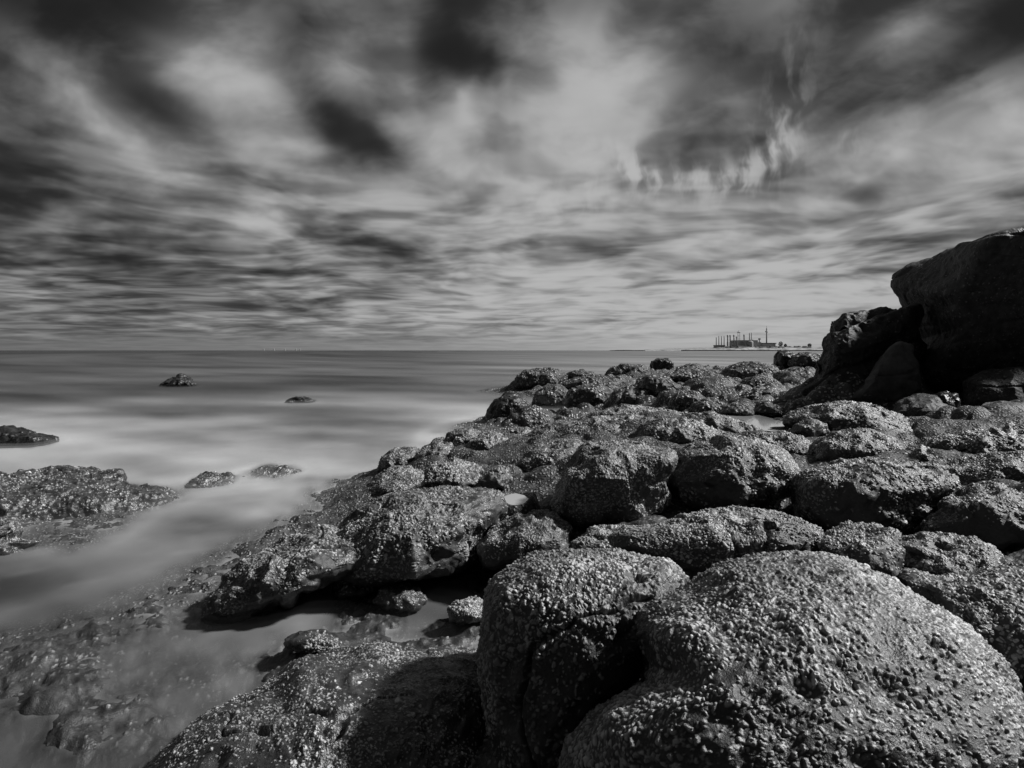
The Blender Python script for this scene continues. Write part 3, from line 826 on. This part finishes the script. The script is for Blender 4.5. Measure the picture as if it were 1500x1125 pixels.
M_WATER, kk, b = new_mat("sea_water")
P = obj_pos(kk); foam = attr(kk, 'foam'); op = attr(kk, 'opacity')  # this colour holds foam plus painted glitter and corner falloff
kk.l.new(foam, b.inputs['Base Color']); b.inputs['Roughness'].default_value = .42; b.inputs['IOR'].default_value = 1.33
b.inputs['Specular IOR Level'].default_value = .22
tr = kk.n.new('ShaderNodeBsdfTransparent'); mx = kk.n.new('ShaderNodeMixShader'); mo = kk.n['Material Output']
kk.l.new(op, mx.inputs[0]); kk.l.new(tr.outputs[0], mx.inputs[1]); kk.l.new(b.outputs[0], mx.inputs[2]); kk.l.new(mx.outputs[0], mo.inputs[0])
kk.l.new(bump(kk, kk.noise(kk.mapping(P, scale=(.5, 1.4, 1)), 1.2, 3, .5), .05, .25), b.inputs['Normal'])


def water_tone(x, y):
    D = np.maximum(y, .5); py = HZ + H * F / D; px = CX + x / D * F
    lx = np.log(D)
    Pn = np.stack([x / (.26 * D) + 3, lx * 6 + x * .05, np.zeros_like(x)], 1)
    n1 = fbm(Pn, 4); n2 = fbm(np.stack([x / (.10 * D), lx * 11 + x * .15, np.zeros_like(x) + 4], 1), 4)
    pw = py + 14 * n1 * np.clip((py - HZ) / 60, 0, 2.5)
    f = np.interp(pw, [513, 520, 532, 545, 556, 574, 598, 624, 650, 690, 720, 760, 800, 850, 900, 950, 1010, 1125],
                      [.035, .045, .065, .085, .075, .07, .16, .31, .34, .30, .27, .22, .18, .14, .17, .22, .20, .10])
    right = np.clip((px - 600) / 400, 0, 1); f = f + right * np.interp(py, [513, 560, 600, 660], [.10, .09, .06, .0])  # sun glitter toward the right, put into the water colour
    f = f * (1 + .62 * n1 + .45 * n2) * (1 - .5 * np.clip((420 - px) / 350, 0, 1) * np.clip((py - 740) / 80, 0, 1))  # last factor paints lens falloff into the lower left water
    f = f + .09 * np.exp(-(((px - 690) / 120) ** 2 + ((py - 610) / 40) ** 2))
    f = f + .07 * np.clip(fbm(np.stack([x * 2.2 + y, y * 5.5 - x * 1.6, np.zeros_like(x) + 8], 1), 3) - .1, 0, 1) * (py > 690)
    f = f * (1 - .6 * np.exp(-(((px - 600) / 130) ** 2 + ((py - 890) / 45) ** 2)))  # lower tone around the gully
    return np.clip(f * 1.12, .02, .65)


def sea_sheet(name, level, nth, nr, r0, r1, depth_scale, top, a0=-1.75, a1=1.75, blur=1):
    th = np.linspace(a0, a1, nth); rr = np.exp(np.linspace(math.log(r0), math.log(r1), nr))
    TH, RG = np.meshgrid(th, rr, indexing='ij')
    x, y = (np.sin(TH) * RG).ravel(), (np.cos(TH) * RG).ravel()
    d = depth_below(x, y, level)
    al = top * (1 - np.exp(-d / depth_scale))
    al = shore_distance_fade(al, nth, nr, blur)
    if level > 0:
        RGf = np.hypot(x, y); al = al * np.clip((40 - RGf) / 15, 0, 1) * np.clip((RGf - 3.5) / 4, 0.15, 1)
    i, j = np.meshgrid(np.arange(nth - 1), np.arange(nr - 1), indexing='ij'); v0 = (i * nr + j).ravel()
    q = np.stack([v0, v0 + nr, v0 + nr + 1, v0 + 1], 1)
    q = q[:, ::-1] if np.cross([x[v0[0] + nr] - x[v0[0]], y[v0[0] + nr] - y[v0[0]]], [x[v0[0] + 1] - x[v0[0]], y[v0[0] + 1] - y[v0[0]]]) < 0 else q
    V = np.stack([x, y, np.full(len(x), level)], 1)
    halo = shore_distance_fade((d < .12).astype(float), nth, nr, 14)
    fo = water_tone(x, y) + .17 * np.clip(halo * 2, 0, 1) * (.7 + .8 * fbm(np.stack([x * 1.3, y * .8, 0 * x + 2], 1), 3)) * np.clip((np.hypot(x, y) - 3.5) / 3, 0, 1) * np.clip((26 - y) / 8, 0, 1)
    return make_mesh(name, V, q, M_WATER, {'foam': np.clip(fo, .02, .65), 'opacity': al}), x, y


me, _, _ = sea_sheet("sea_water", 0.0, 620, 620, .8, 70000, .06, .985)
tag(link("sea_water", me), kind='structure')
for lv, tp in ((.035, .20), (.075, .13)):
    me, x, y = sea_sheet("surf_mist", lv, 380, 380, 1.2, 45, .16, tp, -1.1, .7, 3)
    tag(link("surf_mist", me), kind='stuff')

# tide pools lying in the shelf
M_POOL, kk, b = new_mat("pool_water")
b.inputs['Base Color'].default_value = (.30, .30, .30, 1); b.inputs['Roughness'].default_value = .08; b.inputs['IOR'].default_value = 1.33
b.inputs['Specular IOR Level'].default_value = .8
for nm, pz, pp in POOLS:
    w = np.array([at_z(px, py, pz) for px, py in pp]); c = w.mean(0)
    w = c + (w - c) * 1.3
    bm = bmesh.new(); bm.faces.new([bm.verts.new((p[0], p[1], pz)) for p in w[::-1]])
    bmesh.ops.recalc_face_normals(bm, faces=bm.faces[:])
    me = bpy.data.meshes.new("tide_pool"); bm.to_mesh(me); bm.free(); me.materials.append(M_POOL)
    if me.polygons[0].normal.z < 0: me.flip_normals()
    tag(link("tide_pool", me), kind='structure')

# ------------------------------------------------------------------ far shore
DF = 2000.0; PX = DF / F
M_HAZED = plain_mat("haze_paled_cladding", .32, .42, .02)  # cladding colour paled to stand in for distance haze
M_MIDG = plain_mat("grey_concrete", .26, .36, .03)
M_PALE = plain_mat("pale_render", .28, .5, .05)
M_ROOF = plain_mat("slate_roof", .05, .09, .05)
M_LAND = plain_mat("coast_grass_and_rock", .12, .36, .06)
M_STONE = plain_mat("sea_wall_stone", .015, .03, .05)
M_LEAF = plain_mat("tree_foliage", .03, .08, .4)
random.seed(4)


def X(px): return (px - CX) * PX


def Zp(py): return H + (HZ - py) * PX


def bm_box(bm, x0, x1, y0, y1, z0, z1):
    vs = [bm.verts.new(p) for p in ((x0, y0, z0), (x1, y0, z0), (x1, y1, z0), (x0, y1, z0), (x0, y0, z1), (x1, y0, z1), (x1, y1, z1), (x0, y1, z1))]
    for f in ((0, 3, 2, 1), (4, 5, 6, 7), (0, 1, 5, 4), (1, 2, 6, 5), (2, 3, 7, 6), (3, 0, 4, 7)):
        bm.faces.new([vs[q] for q in f])


def bm_lathe(bm, prof, n=20, c=(0, 0)):
    rings = [[bm.verts.new((c[0] + r * math.cos(2 * math.pi * a / n), c[1] + r * math.sin(2 * math.pi * a / n), z)) for a in range(n)] for r, z in prof]
    for a, b_ in zip(rings, rings[1:]):
        for t in range(n): bm.faces.new((a[t], a[(t + 1) % n], b_[(t + 1) % n], b_[t]))
    bm.faces.new(rings[0][::-1]); bm.faces.new(rings[-1])


def fin(name, bm, mat, parent=None, loc=(0, 0, 0)):
    me = bpy.data.meshes.new(name); bm.to_mesh(me); bm.free(); me.materials.append(mat)
    return link(name, me, loc, parent)


def empty(name, loc, label, cat, group=None):
    o = bpy.data.objects.new(name, None); COL.objects.link(o); o.location = loc
    return tag(o, label, cat, group)


def copy_thing(o, loc):
    c = o.copy(); COL.objects.link(c); c.location = loc
    for ch in o.children:
        d = ch.copy(); COL.objects.link(d); d.parent = c
    return c


GZ = Zp(509.5)      # ground level of the far shore
# headland: a low tongue of land
hp = [(940, 512.9), (1000, 512.2), (1030, 511.2), (1055, 509.2), (1090, 508.2), (1140, 507.6), (1200, 508.0), (1300, 508), (1600, 507)]
bm = bmesh.new(); rows = []
for px, py in hp:
    x = X(px); z = Zp(py); zz = max(z, .4)
    rows.append([bm.verts.new((x, DF - 60 + random.uniform(-6, 6), -1)), bm.verts.new((x, DF - 50, min(zz, 2.2) * .9)), bm.verts.new((x, DF - 25, zz * .75)), bm.verts.new((x, DF, zz)), bm.verts.new((x, DF + 600, zz)), bm.verts.new((x, DF + 700, -1))])
for a, b_ in zip(rows, rows[1:]):
    for t in range(5): bm.faces.new((a[t], b_[t], b_[t + 1], a[t + 1]))
bmesh.ops.subdivide_edges(bm, edges=bm.edges[:], cuts=3)
for v in bm.verts:
    if v.co.z > .5: v.co.z += random.uniform(-.6, .9)
tag(fin("headland", bm, M_LAND), kind='structure')
bm = bmesh.new(); bm_box(bm, X(990), X(1400), DF - 66, DF - 62, -1, 2.6)
for i in range(70):
    x = X(990 + i * 5.8); bm_box(bm, x, x + random.uniform(4, 10), DF - 70, DF - 66.1, -1, random.uniform(1.2, 2.9))
tag(fin("sea_wall", bm, M_STONE), "low dark stone sea wall along the waterline of the far shore", "sea wall")

# chimneys
def chimney(kind):
    o = empty("chimney", (0, 0, 0), "x", "chimney", "chimneys of the far power station")
    bm = bmesh.new()
    if kind == 'thin':
        bm_lathe(bm, [(1.5, 0), (1.1, 32)], 14); fin("shaft", bm, M_MIDG, o)
    else:
        bm_lathe(bm, [(2.6, 0), (2.4, 14), (1.9, 14.4), (1.7, 30)], 14); fin("shaft", bm, M_HAZED, o)
        bm = bmesh.new(); bm_lathe(bm, [(2.1, 30), (2.4, 31), (2.4, 35), (1.9, 36)], 14); fin("cap", bm, M_HAZED, o)
        bm = bmesh.new(); bm_lathe(bm, [(3.0, 15), (3.0, 16)], 14); fin("gallery", bm, M_HAZED, o)
    return o


kinds = {}
CH = [("thin", 1049.8, 494), ("thin", 1053.6, 492), ("thin", 1057.4, 492.2), ("thin", 1061.3, 492), ("thick", 1066.5, 490.6), ("thick", 1070.2, 490.6), ("thick", 1075.7, 490.3),
      ("thick", 1079.6, 492.8), ("thick", 1090.6, 489.9), ("thin", 1098.5, 487.5), ("thin", 1101.4, 487.3)]
CL = ["faint shortest thin chimney at the left end of the far chimney row", "second thin grey chimney from the left end of the far row", "third thin grey chimney from the left of the far row",
      "thin grey chimney just left of the thick dark pair in the far row", "left one of the thick dark chimney pair in the far row", "right one of the thick dark chimney pair in the far row",
      "thick dark chimney standing alone right of the thick pair", "stubby dark chimney at the left wall of the far main hall", "dark chimney rising from the far hall roof beside the platform mast",
      "left one of twin thin chimneys above the round silo", "right one of twin thin chimneys above the round silo"]
for (kd, px, py), lb in zip(CH, CL):
    loc = (X(px), DF + 4, GZ - 1)
    if kd not in kinds: kinds[kd] = chimney(kd); o = kinds[kd]
    else: o = copy_thing(kinds[kd], loc)
    o.location = loc; o['label'] = lb
    o.scale = (1, 1, (Zp(py) - GZ + 1) / (32 if kd == 'thin' else 36))

# power station hall
o = empty("power_station", (X(1096), DF + 20, GZ), "dark flat-roofed power station hall below the far chimneys", "building")
def part(name, px0, px1, py0, py1, y0, y1, mat):
    bm = bmesh.new(); bm_box(bm, X(px0) - o.location.x, X(px1) - o.location.x, y0, y1, Zp(py1) - GZ, Zp(py0) - GZ)
    return fin(name, bm, mat, o)
part("main_hall", 1081.4, 1112, 498.2, 510, -10, 60, M_HAZED)
part("annex", 1112.1, 1117.3, 501, 510, -8, 50, M_HAZED)
part("rooftop_plant", 1104, 1107, 497.4, 498.15, 0, 20, M_HAZED)
part("low_wing", 1078, 1081.3, 502, 510, -8, 40, M_HAZED)
o = empty("warehouse", (X(1057), DF + 20, GZ), "low dark shed at the left end of the far industrial site", "building")
part("wall", 1052.6, 1063.5, 506.2, 511, -10, 30, M_HAZED); part("roof", 1052.2, 1064, 505.4, 506.15, -12, 32, M_ROOF)
o = empty("warehouse", (X(1128), DF + 20, GZ), "long dark shed right of the far power station hall", "building")
part("wall", 1117.6, 1138, 503.4, 511, -10, 30, M_HAZED); part("roof", 1117.5, 1139, 502.2, 503.35, -12, 32, M_ROOF)
o = empty("silo", (X(1099), DF - 2, GZ), "pale round silo in front of the far power station hall", "silo")
bm = bmesh.new(); bm_lathe(bm, [(8.2, -2), (8.2, 17)], 24); fin("tank", bm, M_MIDG, o)
bm = bmesh.new(); bm_lathe(bm, [(8.3, 17.05), (7.2, 20), (4, 22), (.8, 22.6)], 24); fin("domed_roof", bm, M_MIDG, o)
# platform mast
o = empty("lattice_mast", (X(1087.3), DF + 30, GZ), "two-legged mast with a wide platform above the far power station", "mast")
for s in (-1, 1):
    bm = bmesh.new(); bm_lathe(bm, [(1.0, 0), (.7, Zp(487) - GZ)], 10, (s * 3.0, 0)); fin("leg", bm, M_MIDG, o)
bm = bmesh.new(); bm_lathe(bm, [(3, Zp(487.2) - GZ), (6, Zp(486.6) - GZ), (6, Zp(485.8) - GZ), (2.4, Zp(485.2) - GZ)], 16); fin("platform", bm, M_HAZED, o)
bm = bmesh.new(); bm_lathe(bm, [(1.6, Zp(485.1) - GZ), (.7, Zp(483.6) - GZ)], 10); fin("antenna", bm, M_HAZED, o)
for t in range(4):
    z = 8 + t * 10
    if z < Zp(488) - GZ:
        bm = bmesh.new(); bm_box(bm, -2.4, 2.4, -.4, .4, z, z + .8); fin("brace", bm, M_MIDG, o)
# tall tower
o = empty("tower", (X(1130.5), DF + 40, GZ), "tallest slender tower on the far shore, with a dark head and mast", "tower")
bm = bmesh.new(); bm_lathe(bm, [(2.6, 0), (1.9, Zp(486.5) - GZ)], 16); fin("shaft", bm, M_MIDG, o)
bm = bmesh.new(); bm_lathe(bm, [(2.2, Zp(486.4) - GZ), (4.6, Zp(486) - GZ), (4.6, Zp(484.9) - GZ), (2.3, Zp(484) - GZ)], 16); fin("head", bm, M_HAZED, o)
bm = bmesh.new(); bm_lathe(bm, [(2.1, Zp(483.9) - GZ), (1.9, Zp(480.5) - GZ), (.7, Zp(480) - GZ), (.4, Zp(476.6) - GZ)], 12); fin("antenna_mast", bm, M_HAZED, o)
o = empty("water_tower", (X(1119.6), DF + 40, GZ), "short pale water tower between the far hall and the tallest tower", "water tower")
bm = bmesh.new(); bm_lathe(bm, [(2.0, 0), (1.6, Zp(498) - GZ)], 12); fin("stem", bm, M_MIDG, o)
bm = bmesh.new(); bm_lathe(bm, [(1.8, Zp(497.9) - GZ), (4, Zp(497) - GZ), (4, Zp(495.6) - GZ), (1, Zp(495) - GZ)], 16); fin("tank", bm, M_MIDG, o)

# houses along the front
def house(w, d, h, rh):
    o = empty("house", (0, 0, 0), "x", "house", "pale houses along the far shore")
    bm = bmesh.new(); bm_box(bm, -w / 2, w / 2, -d / 2, d / 2, -3, h); fin("wall", bm, M_PALE, o)
    bm = bmesh.new(); a = [bm.verts.new(p) for p in ((-w / 2 - .4, -d / 2 - .4, h + .02), (w / 2 + .4, -d / 2 - .4, h + .02), (w / 2 + .4, d / 2 + .4, h + .02), (-w / 2 - .4, d / 2 + .4, h + .02), (-w / 2 - .4, 0, h + rh), (w / 2 + .4, 0, h + rh))]
    for f in ((0, 1, 5, 4), (2, 3, 4, 5), (0, 4, 3), (1, 2, 5), (0, 3, 2, 1)): bm.faces.new([a[q] for q in f])
    fin("roof", bm, M_ROOF, o)
    return o


h0 = house(7.5, 8, 4.6, 2.2)
hx = [1062.5, 1066, 1070, 1075.5, 1080, 1085, 1089, 1094, 1105, 1111, 1117, 1121, 1126, 1133, 1138, 1143.5, 1150, 1154, 1161, 1167, 1174, 1181]
for n_, px in enumerate(hx):
    loc = (X(px), DF - 18 + random.uniform(-6, 6), GZ - random.uniform(0, 2.0))
    o = h0 if n_ == 0 else copy_thing(h0, loc)
    o.location = loc; o.rotation_euler = (0, 0, random.choice((0, 0, .3, 1.57))); o.scale = (random.uniform(.8, 1.5), 1, random.uniform(.8, 1.15))
    o['label'] = "small pale house in the row along the far shore, below the industrial site"


def tree(px, py_top, w, label, seed):
    rs = np.random.RandomState(seed); hgt = Zp(py_top) - GZ
    o = empty("tree", (X(px), DF + 10, GZ - .5), label, "tree", "trees on the far shore")
    bm = bmesh.new(); bm_lathe(bm, [(.5, 0), (.3, hgt * .6)], 8)
    for t in range(4):
        a = t * 1.6; bm_lathe(bm, [(.2, hgt * .35), (.12, hgt * .8)], 6, (math.cos(a) * w * .15, math.sin(a) * w * .15))
    fin("trunk", bm, M_ROOF, o)
    bm = bmesh.new()
    for t in range(420):
        u = rs.normal(size=3); u /= np.linalg.norm(u); u *= rs.uniform(.45, 1) ** .5
        c = Vector((u[0] * w / 2, u[1] * w / 2, hgt * .58 + u[2] * hgt * .42)) ; e = 1.1
        d1 = Vector(rs.normal(size=3)).normalized() * e; d2 = Vector(rs.normal(size=3)).normalized() * e
        bm.faces.new([bm.verts.new(c - d1), bm.verts.new(c + d2), bm.verts.new(c + d1 * .8), bm.verts.new(c - d2 * .7)])
    fin("crown", bm, M_LEAF, o)


tree(1145.5, 499.6, 13, "pale round tree right of the tallest tower on the far shore", 1)
tree(1152.5, 503.4, 9, "small low tree between the tallest tower and the ledge rock", 2)
tree(1188, 502.6, 12, "dark domed tree on the far shore next to the ledge rock", 3)
# posts far out at sea
p0 = None
for px in (386.4, 401.4, 417.4, 433.5, 439.4):
    D = 2600.0
    if p0 is None:
        p0 = empty("sea_marker", (0, 0, 0), "faint pale marker post far out on the left horizon", "marker", "marker posts on the left horizon")
        bm = bmesh.new(); bm_lathe(bm, [(2.0, -2), (1.7, 6)], 12); fin("post", bm, M_MIDG, p0)
        bm = bmesh.new(); bm_lathe(bm, [(2.3, 6.05), (2.3, 7.2), (.8, 8.2)], 12); fin("lantern", bm, M_MIDG, p0); o = p0
    else: o = copy_thing(p0, (0, 0, 0))
    o.location = ((px - CX) / F * D, D, 0)
